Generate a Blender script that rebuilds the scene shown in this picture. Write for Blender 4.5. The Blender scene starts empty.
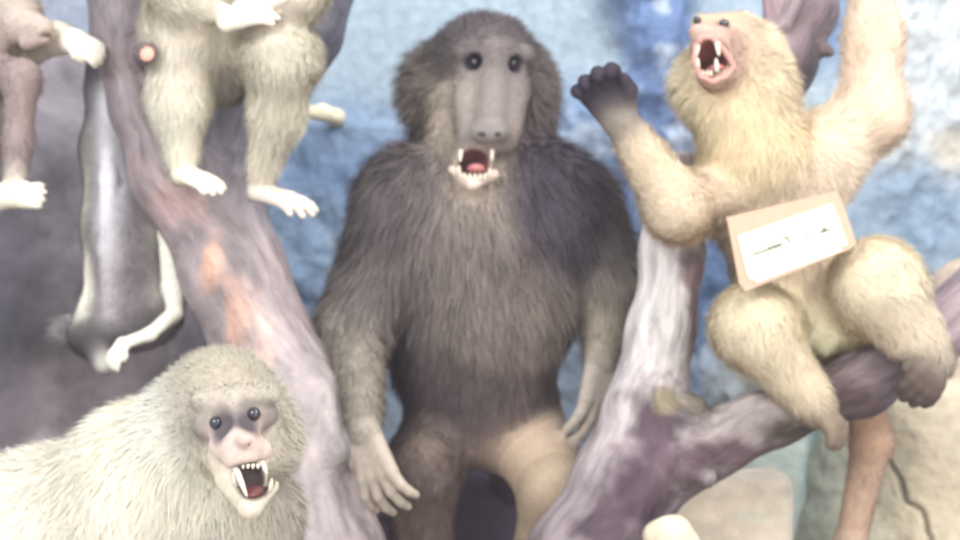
import bpy, bmesh, math, random
import numpy as np
from mathutils import Vector
random.seed(3)
RNG = np.random.default_rng(11)
F = 1344.0; CZ = 0.80; CY = -2.4
C = bpy.context.scene.collection

def P(px, py, d):
    """point seen at pixel (px,py) standing d metres in front of the camera"""
    return np.array([(px-480)*d/F, CY+d, CZ-(py-270)*d/F])
def PX(d): return d/F
def lin(c):
    c = np.asarray(c, float)/255.0
    return np.where(c <= .04045, c/12.92, ((c+.055)/1.055)**2.4)
def nrm(v):
    v = np.asarray(v, float); n = np.linalg.norm(v, axis=-1, keepdims=True)
    return v/np.maximum(n, 1e-9)

# ------------------------------------------------------------------ noise
def _hash(i, j, k, seed):
    h = (i*374761393 + j*668265263 + k*2147483647 + seed*974634777) & 0xffffffff
    h = ((h ^ (h >> 13))*1274126177) & 0xffffffff
    h = (h ^ (h >> 16)) & 0xffff
    return h/65535.0
def vnoise(p, freq, seed=0):
    q = np.asarray(p)*freq; i = np.floor(q).astype(np.int64); u = q-i; u = u*u*(3-2*u)
    r = 0
    for a in (0, 1):
        for b in (0, 1):
            for c in (0, 1):
                w = (u[..., 0] if a else 1-u[..., 0])*(u[..., 1] if b else 1-u[..., 1])*(u[..., 2] if c else 1-u[..., 2])
                r = r + w*_hash(i[..., 0]+a, i[..., 1]+b, i[..., 2]+c, seed)
    return r*2-1
def fbm(p, freq, seed=0, oct=4):
    r = 0; a = 1; s = 0
    for o in range(oct):
        r = r+a*vnoise(p, freq*2**o, seed+o*7); s += a; a *= .5
    return r/s

# ------------------------------------------------------------------ SDF bodies
class Body:
    def __init__(s, desat=0, gain=1, tn=(1, 1, 1)): s.tn = np.array(tn); s.pr = []; s.subs = []; s.desat = desat; s.gain = gain
    def cap(s, a, ra, b, rb, col, fur=0, k=.02, flow=None, lift=.35):
        a = np.array(a, float); b = np.array(b, float)
        if flow is None: flow = nrm(b-a+1e-6)
        s.pr.append(dict(t='c', a=a, b=b, ra=ra, rb=rb, col=lin(col), fur=fur, k=k, flow=np.array(flow, float), lift=lift, ax=nrm(b-a+1e-6)))
    def ell(s, c, r, col, fur=0, k=.02, flow=(0, 0, -1), lift=.35, R=None):
        s.pr.append(dict(t='e', c=np.array(c, float), r=np.array(r, float), R=R, col=lin(col), fur=fur, k=k, flow=np.array(flow, float), lift=lift, ax=np.array([0, 0, 1.])))
    def chain(s, pts, col, fur=0, k=.02, lift=.35, flow=None):
        """pts: (px,py,d,r_px)"""
        for i in range(len(pts)-1):
            p, q = pts[i], pts[i+1]
            c = col[i] if isinstance(col, list) else col
            fu = fur[i] if isinstance(fur, list) else fur
            s.cap(P(*p[:3]), p[3]*PX(p[2]), P(*q[:3]), q[3]*PX(q[2]), c, fu, k, flow, lift)
    def cut(s, c, r, k=.006, R=None, col=None, halo=.004): s.subs.append(dict(halo=halo, t='e', c=np.array(c, float), r=np.array(r, float), R=R, k=k, col=None if col is None else lin(col)))
    @staticmethod
    def sdf(p, q):
        if q['t'] == 'c':
            ba = q['b']-q['a']; pa = p-q['a']; L = max(ba@ba, 1e-9)
            t = np.clip((pa@ba)/L, 0, 1)
            d = pa-t[..., None]*ba
            return np.sqrt((d*d).sum(-1))-(q['ra']+(q['rb']-q['ra'])*t)
        v = p-q['c']
        if q['R'] is not None: v = v@q['R']
        k0 = np.sqrt(((v/q['r'])**2).sum(-1)); k1 = np.sqrt(((v/q['r']**2)**2).sum(-1))
        return k0*(k0-1)/np.maximum(k1, 1e-6)
    def bounds(s, q, m):
        if q['t'] == 'c':
            lo = np.minimum(q['a']-q['ra'], q['b']-q['rb']); hi = np.maximum(q['a']+q['ra'], q['b']+q['rb'])
        elif q['R'] is None: lo = q['c']-q['r']; hi = q['c']+q['r']
        else:
            e = np.sqrt(((q['R']*q['r'])**2).sum(1)); lo = q['c']-e; hi = q['c']+e
        return lo-m, hi+m
    def mesh(s, h, clip=None):
        B = [s.bounds(q, .02) for q in s.pr]
        lo = np.min([b[0] for b in B], 0); hi = np.max([b[1] for b in B], 0)
        if clip is not None: lo = np.maximum(lo, clip[0]); hi = np.minimum(hi, clip[1])
        n = np.ceil((hi-lo)/h).astype(int)+2
        D = np.full(n, .2, np.float32)
        ax = [lo[i]+h*np.arange(n[i]) for i in range(3)]
        def sub(q, m):
            a, b = s.bounds(q, m)
            i0 = np.clip(np.floor((a-lo)/h).astype(int), 0, n-1); i1 = np.clip(np.ceil((b-lo)/h).astype(int)+1, 1, n)
            sl = tuple(slice(i0[i], max(i1[i], i0[i]+1)) for i in range(3))
            g = np.stack(np.meshgrid(*[ax[i][sl[i]] for i in range(3)], indexing='ij'), -1)
            return sl, s.sdf(g, q)
        for q in s.pr:
            sl, d = sub(q, q['k']+2.5*h); o = D[sl]; k = q['k']
            w = np.maximum(k-np.abs(o-d), 0)/k
            D[sl] = np.minimum(o, d)-w*w*k*.25
        for q in s.subs:
            sl, d = sub(q, q['k']+2.5*h); o = D[sl]; k = q['k']; d = -d
            w = np.maximum(k-np.abs(o-d), 0)/k
            D[sl] = np.maximum(o, d)+w*w*k*.25
        # surface nets
        S = D < 0
        cnt = np.zeros(np.array(S.shape)-1, np.int8)
        for a in (0, 1):
            for b in (0, 1):
                for c in (0, 1): cnt += S[a:S.shape[0]-1+a, b:S.shape[1]-1+b, c:S.shape[2]-1+c]
        I = np.argwhere((cnt > 0) & (cnt < 8))
        idx = np.full(cnt.shape, -1, np.int64); idx[I[:, 0], I[:, 1], I[:, 2]] = np.arange(len(I))
        acc = np.zeros((len(I), 3)); num = np.zeros(len(I))
        corners = [(a, b, c) for a in (0, 1) for b in (0, 1) for c in (0, 1)]
        val = {c: D[I[:, 0]+c[0], I[:, 1]+c[1], I[:, 2]+c[2]] for c in corners}
        for c in corners:
            for axn in range(3):
                if c[axn] == 0:
                    e = list(c); e[axn] = 1; e = tuple(e)
                    v0, v1 = val[c], val[e]; m = (v0 < 0) != (v1 < 0)
                    t = np.where(m, v0/np.where(m, v0-v1, 1), 0)
                    p = np.tile(np.array(c, float), (len(I), 1)); p[:, axn] += t
                    acc += p*m[:, None]; num += m
        V = lo+h*(I+acc/num[:, None])
        quads = []
        for axn in range(3):
            o1, o2 = [(1, 2), (2, 0), (0, 1)][axn]
            s0 = [slice(None)]*3; s1 = [slice(None)]*3
            s0[axn] = slice(0, -1); s1[axn] = slice(1, None)
            A, Bm = S[tuple(s0)], S[tuple(s1)]
            E = np.argwhere(A != Bm)
            E = E[(E[:, o1] > 0) & (E[:, o2] > 0) & (E[:, o1] < S.shape[o1]-1) & (E[:, o2] < S.shape[o2]-1)]
            fl = A[E[:, 0], E[:, 1], E[:, 2]]
            def cell(d1, d2):
                e = E.copy(); e[:, o1] -= d1; e[:, o2] -= d2
                return idx[e[:, 0], e[:, 1], e[:, 2]]
            q = np.stack([cell(1, 1), cell(0, 1), cell(0, 0), cell(1, 0)], 1)
            q[~fl] = q[~fl][:, ::-1]
            quads.append(q)
        Q = np.concatenate(quads); Q = Q[(Q >= 0).all(1)]
        return V, Q
    def attrs(s, V, soft=.010):
        n = len(V); D = np.stack([s.sdf(V, q) for q in s.pr], 1)
        W = np.exp(-(D-D.min(1, keepdims=True))/soft); W /= W.sum(1, keepdims=True)
        col = W@np.array([q['col'] for q in s.pr]); fur = W@np.array([q['fur'] for q in s.pr])
        flow = W@np.array([q['flow'] for q in s.pr]); lift = W@np.array([q['lift'] for q in s.pr])
        for q in s.subs:
            if q['col'] is not None:
                d = s.sdf(V, q); m = np.clip(1.15-d/q['halo'], 0, 1)[:, None]
                col = col*(1-m)+q['col']*m; fur = fur*(1-m[:, 0])
        lum = (col@np.array([.25, .6, .15]))[:, None]; col = (col*(1-s.desat)+lum*s.desat)*s.gain*s.tn; col = col/np.maximum(col.max(1, keepdims=True)/.88, 1)
        return col, fur, flow, lift

def vnormals(V, Q):
    a = V[Q[:, 2]]-V[Q[:, 0]]; b = V[Q[:, 3]]-V[Q[:, 1]]; fn = np.cross(a, b)
    N = np.zeros_like(V)
    for i in range(4): np.add.at(N, Q[:, i], fn)
    return nrm(N)

def make_mesh(name, V, Q, mat, parent=None, col=None, attr=None, normals=None, smooth=True):
    me = bpy.data.meshes.new(name)
    V = np.asarray(V, np.float32); k = Q.shape[1]
    me.vertices.add(len(V)); me.vertices.foreach_set('co', V.ravel())
    me.loops.add(Q.size); me.loops.foreach_set('vertex_index', Q.ravel().astype(np.int32))
    me.polygons.add(len(Q)); me.polygons.foreach_set('loop_start', np.arange(0, Q.size, k, dtype=np.int32))
    me.update(calc_edges=True)
    me.polygons.foreach_set('use_smooth', np.full(len(Q), smooth))
    if col is not None:
        at = me.color_attributes.new('Col', 'FLOAT_COLOR', 'POINT')
        at.data.foreach_set('color', np.concatenate([col, np.ones((len(col), 1))], 1).astype(np.float32).ravel())
    if attr is not None:
        at = me.attributes.new('grain', 'FLOAT_VECTOR', 'POINT'); at.data.foreach_set('vector', attr.astype(np.float32).ravel())
    me.materials.append(mat)
    if normals is not None: me.normals_split_custom_set_from_vertices(normals.astype(np.float32))
    o = bpy.data.objects.new(name, me); C.objects.link(o)
    if parent is not None: o.parent = parent
    return o

def tag(o, label=None, cat=None, group=None, kind=None):
    if label: o['label'] = label
    if cat: o['category'] = cat
    if group: o['group'] = group
    if kind: o['kind'] = kind
    return o

def recenter(o, base):
    """move a top-level object's origin to its base"""
    me = o.data; n = len(me.vertices); co = np.empty(n*3, np.float32); me.vertices.foreach_get('co', co)
    co = co.reshape(-1, 3)-np.array(base, np.float32); me.vertices.foreach_set('co', co.ravel()); o.location = Vector(base); me.update()

# ------------------------------------------------------------------ materials
def newmat(name):
    m = bpy.data.materials.new(name); m.use_nodes = True; nt = m.node_tree
    return m, nt, nt.nodes['Principled BSDF']
def m_attr(name, rough=.85, spec=.15, noise=0, nscale=60, bump=0, bscale=150, sheen=0):
    m, nt, b = newmat(name); N = nt.nodes.new; L = nt.links.new
    a = N('ShaderNodeAttribute'); a.attribute_name = 'Col'; out = a.outputs['Color']
    b.inputs['Roughness'].default_value = rough; b.inputs['Specular IOR Level'].default_value = spec
    if noise:
        t = N('ShaderNodeTexCoord'); n = N('ShaderNodeTexNoise'); n.inputs['Scale'].default_value = nscale; n.inputs['Detail'].default_value = 4
        L(t.outputs['Object'], n.inputs['Vector'])
        r = N('ShaderNodeMapRange'); r.inputs[1].default_value = .3; r.inputs[2].default_value = .7; r.inputs[3].default_value = 1-noise; r.inputs[4].default_value = 1+noise
        L(n.outputs['Fac'], r.inputs[0])
        v = N('ShaderNodeVectorMath'); v.operation = 'SCALE'; L(out, v.inputs[0]); L(r.outputs[0], v.inputs['Scale']); out = v.outputs[0]
    if bump:
        t = N('ShaderNodeTexCoord'); n = N('ShaderNodeTexNoise'); n.inputs['Scale'].default_value = bscale; n.inputs['Detail'].default_value = 6
        L(t.outputs['Object'], n.inputs['Vector']); bp = N('ShaderNodeBump'); bp.inputs['Strength'].default_value = bump; bp.inputs['Distance'].default_value = .01
        L(n.outputs['Fac'], bp.inputs['Height']); L(bp.outputs[0], b.inputs['Normal'])
    L(out, b.inputs['Base Color'])
    return m
def m_plain(name, c, rough=.5, spec=.4, noise=.08, nscale=80):
    m, nt, b = newmat(name); N = nt.nodes.new; L = nt.links.new
    t = N('ShaderNodeTexCoord'); n = N('ShaderNodeTexNoise'); n.inputs['Scale'].default_value = nscale
    L(t.outputs['Object'], n.inputs['Vector'])
    mx = N('ShaderNodeMix'); mx.data_type = 'RGBA'; c = lin(c)
    mx.inputs[6].default_value = (*np.clip(c*(1-noise*2), 0, 1), 1); mx.inputs[7].default_value = (*np.clip(c*(1+noise), 0, 1), 1)
    L(n.outputs['Fac'], mx.inputs[0]); L(mx.outputs[2], b.inputs['Base Color'])
    b.inputs['Roughness'].default_value = rough; b.inputs['Specular IOR Level'].default_value = spec
    return m
def m_wood(name, dark, light, rough=.5, spec=.4, gs=(5, 5, 9), contrast=(.35, .65)):
    """wood: Col attribute x streaks along the grain"""
    m, nt, b = newmat(name); N = nt.nodes.new; L = nt.links.new
    a = N('ShaderNodeAttribute'); a.attribute_name = 'Col'
    g = N('ShaderNodeAttribute'); g.attribute_name = 'grain'
    mp = N('ShaderNodeMapping'); mp.inputs['Scale'].default_value = gs; L(g.outputs['Vector'], mp.inputs[0])
    n = N('ShaderNodeTexNoise'); n.inputs['Scale'].default_value = 1.0; n.inputs['Detail'].default_value = 7; n.inputs['Roughness'].default_value = .62
    L(mp.outputs[0], n.inputs['Vector'])
    r = N('ShaderNodeMapRange'); r.inputs[1].default_value = contrast[0]; r.inputs[2].default_value = contrast[1]; r.inputs[3].default_value = dark; r.inputs[4].default_value = light
    L(n.outputs['Fac'], r.inputs[0])
    v = N('ShaderNodeVectorMath'); v.operation = 'SCALE'; L(a.outputs['Color'], v.inputs[0]); L(r.outputs[0], v.inputs['Scale'])
    L(v.outputs[0], b.inputs['Base Color'])
    bp = N('ShaderNodeBump'); bp.inputs['Strength'].default_value = .7; bp.inputs['Distance'].default_value = .012
    L(n.outputs['Fac'], bp.inputs['Height']); L(bp.outputs[0], b.inputs['Normal'])
    b.inputs['Roughness'].default_value = rough; b.inputs['Specular IOR Level'].default_value = spec
    return m
M_SKIN = m_attr('skin_and_underfur', .7, .25, .10, 120)
M_FUR = m_attr('fur_strands', .75, .15)
M_ROCK = m_attr('painted_plaster_rock', .8, .2, .12, 35, .6, 45)
M_BARK = m_wood('bark_varnished', .68, 1.3, .38, .5, (3.2, 3.2, 14))
M_DRIFT = m_wood('driftwood', .62, 1.3, .55, .35, (3.5, 3.5, 12))
M_EYE = m_plain('glass_eye', (38, 34, 46), .08, .8)
M_TOOTH = m_plain('tooth_enamel', (226, 216, 196), .3, .5)
M_MOUTH = m_plain('mouth_lining', (120, 62, 62), .4, .5)
M_TONGUE = m_plain('tongue_pink', (205, 130, 130), .4, .5)
M_LIP = m_plain('lip_pink', (196, 146, 134), .5, .4)
M_NOSTRIL = m_plain('nostril_dark', (62, 52, 58), .6, .3)
M_PAPER = m_plain('card_paper', (214, 218, 192), .7, .2, .02)
M_BACK = m_plain('card_backing', (194, 164, 140), .7, .2, .06)
M_INK = m_plain('ink', (40, 44, 50), .7, .2, .1)

# ------------------------------------------------------------------ fur
def fur_mesh(V, Q, N, col, fur, flow, lift, count, width, parent, seed=0, curl=.25, back=.35, tint=.28, gray=.0):
    rng = np.random.default_rng(seed)
    a, b, c, d = (V[Q[:, i]] for i in range(4))
    area = np.linalg.norm(np.cross(c-a, d-b), axis=1)*.5
    fq = fur[Q].mean(1)
    w = area*np.clip(fq/.006, 0, 1)
    ny = N[Q].mean(1)[:, 1]; w = w*np.where(ny > .45, back, 1.0)
    w = w*(V[Q[:, 0], 2] > .10)
    pick = rng.choice(len(Q), count, p=w/w.sum())
    u = rng.random((count, 1)); v = rng.random((count, 1))
    def bl(A):
        A0, A1, A2, A3 = (A[Q[pick, i]] for i in range(4))
        if A.ndim == 1: uu, vv = u[:, 0], v[:, 0]
        else: uu, vv = u, v
        return (A0*(1-uu)+A1*uu)*(1-vv)+(A3*(1-uu)+A2*uu)*vv
    p = bl(V); n = nrm(bl(N)); cl = bl(col); fl = bl(flow); L = bl(fur); lf = bl(lift)
    cn = np.stack([fbm(p, 38, 3, 2), fbm(p, 38, 13, 2), fbm(p, 38, 23, 2)], 1)
    g = fl+cn*.40+rng.normal(0, .16, p.shape)
    t = g-(g*n).sum(1, keepdims=True)*n; t = nrm(t)
    L = L*(.45+.75*rng.random(count))*(1+.25*cn[:, 0])
    lf = lf*(.6+.8*rng.random(count))
    d0 = nrm(t*(1-lf[:, None])+n*lf[:, None]*1.2)
    bend = (t*.5+np.array([0, 0, -1.])*.30+cn*curl)
    side0 = nrm(np.cross(d0, n)+rng.normal(0, .45, p.shape))
    K = 3; ws = [1, .85, .5]; vs = []; base = p-n*.002
    for i, s in enumerate((0, .38, .75, 1.0)):
        q = base+L[:, None]*(d0*s+bend*(s*s)*.45)
        if i < 3:
            vs.append(q-side0*width*ws[i]*.5); vs.append(q+side0*width*ws[i]*.5)
        else: vs.append(q)
    VV = np.stack(vs, 1).reshape(-1, 3)
    o = (np.arange(count)*7)[:, None]
    q1 = o+np.array([0, 1, 3, 2]); q2 = o+np.array([2, 3, 5, 4]); q3 = o+np.array([4, 5, 6, 6])
    tri = np.concatenate([o+np.array(x) for x in ((0, 1, 3), (0, 3, 2), (2, 3, 5), (2, 5, 4), (4, 5, 6))])
    br = 1+tint*(rng.random((count, 1))-.5)*2*.8+tint*fbm(p+t*.02, 55, 5, 2)[:, None]
    cc = cl*br
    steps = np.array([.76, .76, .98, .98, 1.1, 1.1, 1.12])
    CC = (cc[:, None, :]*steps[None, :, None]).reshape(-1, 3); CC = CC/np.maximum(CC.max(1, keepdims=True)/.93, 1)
    NN = np.repeat(nrm(n+rng.normal(0, .12, n.shape)), 7, axis=0)
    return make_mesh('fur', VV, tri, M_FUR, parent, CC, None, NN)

def animal(name, B, h, label, cat, count, width=.0013, seed=0, tint=.28, under=.8, group=None, **kw):
    V, Q = B.mesh(h); N = vnormals(V, Q); col, fur, flow, lift = B.attrs(V)
    under_c = col*np.where(fur[:, None] > .004, under, 1)
    base = np.array([V[:, 0].mean(), V[:, 1].mean(), V[:, 2].min()])
    o = make_mesh(name, V, Q, M_SKIN, None, under_c)
    recenter(o, base); tag(o, label, cat, group)
    par = Vector(base)
    f = fur_mesh(V-base, Q, N, col, fur, flow, lift, count, width, o, seed, tint=tint, **kw) if False else None
    f = fur_mesh(V, Q, N, col, fur, flow, lift, count, width, o, seed, tint=tint, **kw)
    f.matrix_parent_inverse.identity(); f.location = -par
    o['_b'] = list(base)
    return o

def local(o, p): return np.asarray(p)-np.array(o['_b'])
def blob(name, c, r, mat, parent, R=None, seg=20, bump=0, label=None):
    """a rounded lump shaped as an ellipsoid in world space, child of parent"""
    bm = bmesh.new(); bmesh.ops.create_uvsphere(bm, u_segments=seg, v_segments=seg//2+2, radius=1)
    me = bpy.data.meshes.new(name)
    R = np.eye(3) if R is None else R
    for v in bm.verts:
        q = np.array(v.co)*np.array(r)
        if bump: q = q*(1+bump*math.sin(v.co.x*5+v.co.z*7)*math.cos(v.co.y*6))
        v.co = Vector(R@q)
    for f in bm.faces: f.smooth = True
    bm.to_mesh(me); bm.free(); me.materials.append(mat)
    o = bpy.data.objects.new(name, me); C.objects.link(o); o.parent = parent; o.location = Vector(local(parent, c))
    if label: o['label'] = label
    return o
def tube(name, pts, radii, mat, parent=None, seg=8, smooth=True):
    bm = bmesh.new(); pts = [np.asarray(p, float) for p in pts]; rings = []
    ref = np.array([0, 1., .13])
    for i, p in enumerate(pts):
        t = nrm(pts[min(i+1, len(pts)-1)]-pts[max(i-1, 0)]); x = nrm(np.cross(t, ref)); y = np.cross(t, x)
        rings.append([bm.verts.new(p+radii[i]*(math.cos(a)*x+math.sin(a)*y)) for a in np.linspace(0, 2*math.pi, seg, endpoint=False)])
    for A, B in zip(rings, rings[1:]):
        for j in range(seg): bm.faces.new((A[j], A[(j+1) % seg], B[(j+1) % seg], B[j])).smooth = smooth
    bm.faces.new(rings[0][::-1]); bm.faces.new(rings[-1]); bmesh.ops.recalc_face_normals(bm, faces=bm.faces)
    me = bpy.data.meshes.new(name); bm.to_mesh(me); bm.free(); me.materials.append(mat)
    o = bpy.data.objects.new(name, me); C.objects.link(o)
    if parent is not None:
        o.parent = parent
        if '_b' in parent: o.location = -Vector(list(parent['_b']))
    return o
def tooth(parent, a, b, r):
    a = np.asarray(a); b = np.asarray(b)
    m = a*.45+b*.55
    return tube('tooth', [a, m, a*.1+b*.9, b], [r, r*.85, r*.45, r*.12], M_TOOTH, parent, 10)

def rot(fwd, up=(0, 0, 1)):
    """columns: right, forward, up"""
    f = nrm(np.array(fwd, float)); r = nrm(np.cross(f, up)); u = np.cross(r, f)
    return np.stack([r, f, u], 1)

def hand(B, w, f, n, side, L, rad, col, curl=(.3, .45, .45), spread=.32, thumb=1.0, fur=0, palmfur=0, lens=(.88, 1.0, .95, .75), furcol=None):
    """wrist w, pointing f, palm facing n, thumb on side (+1/-1) of cross(f,n); L total length"""
    w = np.array(w, float); f = nrm(np.array(f, float)); n = np.array(n, float); n = nrm(n-(n@f)*f); s = np.cross(f, n)*side
    pl = L*.48; pw = L*.19
    for i, u in enumerate((1, .35, -.35, -1)):
        e = w+f*pl+s*pw*u
        B.cap(w+s*pw*.45*u, rad*1.25, e, rad*1.15, furcol or col, palmfur, .008)
        fl = L*.52*lens[i]; d = nrm(f+s*spread*u*.8); p = e; ang = 0
        for j, sg in enumerate((.42, .33, .25)):
            ang += curl[j]; dd = d*math.cos(ang)+n*math.sin(ang); q = p+dd*fl*sg
            B.cap(p, rad*(1-.12*j), q, rad*(.88-.12*j), col, fur, .003)
            p = q
    # thumb leaves the side of the palm near its base
    p = w+f*pl*.35+s*pw*.9; d = nrm(f*.75+s*.75+n*.35)
    q = p+d*L*.20*thumb; B.cap(p, rad*1.2, q, rad*.95, col, fur, .005)
    d2 = nrm(f*.95+s*.15+n*.45); B.cap(q, rad*.95, q+d2*L*.17*thumb, rad*.7, col, fur, .003)

def eye(parent, c, r, fwd):
    """eyeball with a dark glass iris disc"""
    o = blob('eye', c, (r, r, r), M_EYE, parent, seg=18)
    return o

exec_scene = True
# ================================================================== BABOON
def build_baboon():
    B = Body(.30, 1.12, (1.03, 1, .96)); d = 2.40; u = PX(d)
    MAN = (122, 110, 108); DRK = (78, 68, 84); FORE = (158, 148, 132); CAP = (78, 70, 76); CHK = (178, 162, 146)
    FACE = (172, 160, 156); PALE = (190, 174, 150); TAN = (186, 158, 128); BEL = (98, 84, 86); HND = (196, 182, 160)
    # trunk
    B.ell(P(482, 262, 2.44), (98*u, 80*u, 108*u), MAN, .045, .05, (0, -.1, -1), .4)
    B.ell(P(470, 235, 2.385), (66*u, 52*u, 60*u), (152, 138, 128), .045, .05, (0, -.1, -1), .4)
    B.ell(P(545, 205, 2.38), (50*u, 46*u, 60*u), (80, 72, 88), .045, .04, (.3, -.1, -1), .4)
    B.ell(P(420, 205, 2.38), (56*u, 48*u, 58*u), (108, 98, 100), .045, .04, (-.3, -.1, -1), .4)
    B.ell(P(420, 330, 2.46), (30*u, 50*u, 70*u), (60, 52, 66), .03, .04)  # side shading painted in: darker fur prims on both flanks
    B.ell(P(552, 290, 2.46), (26*u, 46*u, 50*u), (68, 58, 68), .03, .04)
    B.ell(P(484, 365, 2.44), (70*u, 66*u, 84*u), BEL, .030, .05, (0, 0, -1), .3)
    B.ell(P(500, 300, 2.38), (66*u, 50*u, 60*u), (140, 126, 116), .040, .04, (.1, 0, -1), .4)
    B.ell(P(500, 425, 2.45), (58*u, 55*u, 48*u), (150, 126, 108), .006, .05, (0, 0, -1), .2)
    # neck
    B.cap(P(484, 120, 2.47), 62*u, P(482, 190, 2.48), 84*u, (92, 82, 88), .035, .05, (0, 0, -1))
    # head
    B.ell(P(484, 60, 2.44), (50*u, 54*u, 44*u), CAP, .022, .03, (0, .6, .1), .5)
    B.ell(P(440, 90, 2.45), (34*u, 30*u, 44*u), (132, 120, 114), .038, .03, (-.9, .3, -.55), .65)
    B.ell(P(530, 92, 2.46), (24*u, 30*u, 42*u), (122, 108, 104), .026, .03, (.8, .3, -.6), .6)
    B.cap(P(464, 53, 2.365), 10*u, P(494, 50, 2.352), 11*u, (128, 116, 116), .007, .015)
    B.cap(P(494, 50, 2.352), 11*u, P(524, 54, 2.375), 9*u, (128, 116, 116), .007, .015)
    B.cap(P(494, 72, 2.370), 17*u, P(490, 125, 2.272), 15*u, (132, 122, 118), .005, .04)        # nasal ridge
    B.cap(P(468, 84, 2.378), 18*u, P(472, 132, 2.295), 15*u, (156, 142, 132), .007, .02)
    B.cap(P(516, 86, 2.384), 16*u, P(507, 132, 2.30), 14*u, (132, 118, 114), .007, .02)
    B.ell(P(489, 133, 2.262), (17*u, 10*u, 9*u), (112, 108, 106), 0, .01)                    # nose pad
    B.cap(P(468, 143, 2.30), 9*u, P(508, 143, 2.305), 8*u, (150, 136, 128), .002, .012)           # upper lip
    B.cap(P(476, 130, 2.38), 34*u, P(470, 178, 2.30), 16*u, PALE, .010, .02)                 # jaw
    B.cap(P(448, 100, 2.39), 20*u, P(448, 160, 2.37), 18*u, (172, 158, 140), .020, .02, (-.3, 0, -1))    # pale cheek
    B.cap(P(453, 170, 2.29), 5*u, P(472, 184, 2.27), 6*u, (206, 186, 172), 0, .006)
    B.cap(P(472, 184, 2.27), 6*u, P(494, 174, 2.285), 5*u, (200, 176, 164), 0, .006)
    B.cut(P(474, 162, 2.275), (16*u, 38*u, 12*u), .008, None, (122, 70, 72))
    B.cut(P(475, 62, 2.352), (11*u, 11*u, 9*u), .006, None, (84, 78, 90), .007)
    B.cut(P(512, 64, 2.360), (10*u, 11*u, 9*u), .006, None, (84, 76, 88), .007)
    # near (viewer-left) arm
    B.chain([(406, 215, 2.40, 46), (354, 330, 2.34, 30), (365, 430, 2.17, 15)], [(112, 102, 102), FORE], [.042, .022], .03)
    B.ell(P(354, 325, 2.35), (26*u, 28*u, 34*u), (132, 122, 112), .026, .03, (0, 0, -1), .4)
    hand(B, P(366, 432, 2.165), (.27, -.12, -.95), (.45, .75, .1), -1, 84*u, 6*u, (170, 156, 138), (.15, .45, .35), .42)
    # far (viewer-right) arm
    B.chain([(570, 212, 2.44, 48), (610, 285, 2.42, 30), (600, 362, 2.37, 16)], [(112, 102, 100), (176, 164, 140)], [.040, .018], .03)
    hand(B, P(600, 360, 2.365), (-.06, -.25, -1), (-.5, .65, 0), 1, 86*u, 7*u, (180, 166, 150), (.2, .4, .3), .34, 1.1)
    # legs
    B.chain([(455, 410, 2.47, 42), (422, 470, 2.34, 34), (420, 600, 2.38, 24), (424, 692, 2.42, 17)], [(104, 88, 86), (118, 98, 88), (110, 94, 90)], [.022, .016, .016], .03)
    B.chain([(520, 425, 2.47, 44), (556, 492, 2.29, 34), (530, 600, 2.36, 25), (534, 692, 2.42, 17)], [TAN, (184, 160, 124), (150, 126, 104)], [.003, .006, .014], .03)
    B.ell(P(424, 452, 2.32), (14*u, 14*u, 14*u), (150, 130, 112), .008, .03)
    for x in (424, 534):
        hand(B, P(x, 694, 2.42), (.0, -1, -.1), (0, -.1, -1), 1 if x < 480 else -1, 110*u, 8*u, (110, 96, 92), (.1, .15, .1), .35)
    # tail
    B.cap(P(490, 430, 2.56), .022, P(520, 560, 2.68), .014, DRK, .012, .02); B.cap(P(520, 560, 2.68), .014, P(560, 690, 2.66), .010, DRK, .012, .01)
    o = animal('baboon', B, .0040, 'large grey-brown stuffed baboon standing upright with its mouth open and arms hanging', 'baboon', 170000, .0012, 1, tint=.45)
    eye(o, P(475, 62, 2.362), 6.0*u, None); eye(o, P(512, 64, 2.369), 5.6*u, None)
    blob('nostril', P(482, 134, 2.246), (4*u, 2*u, 2.4*u), M_NOSTRIL, o); blob('nostril', P(497, 134, 2.248), (4*u, 2*u, 2.4*u), M_NOSTRIL, o)
    blob('tongue', P(476, 169, 2.295), (9*u, 22*u, 5*u), M_TONGUE, o)
    tooth(o, P(461, 150, 2.272), P(460, 162, 2.266), 2.2*u); tooth(o, P(492, 150, 2.275), P(492, 161, 2.27), 2.0*u)
    tooth(o, P(459, 176, 2.275), P(459, 165, 2.27), 2.2*u); tooth(o, P(489, 178, 2.272), P(490, 168, 2.268), 2.0*u)
    for i in range(5): tooth(o, P(465+i*5, 180, 2.266), P(465+i*5, 173, 2.263), 1.8*u)
    return o

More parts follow.
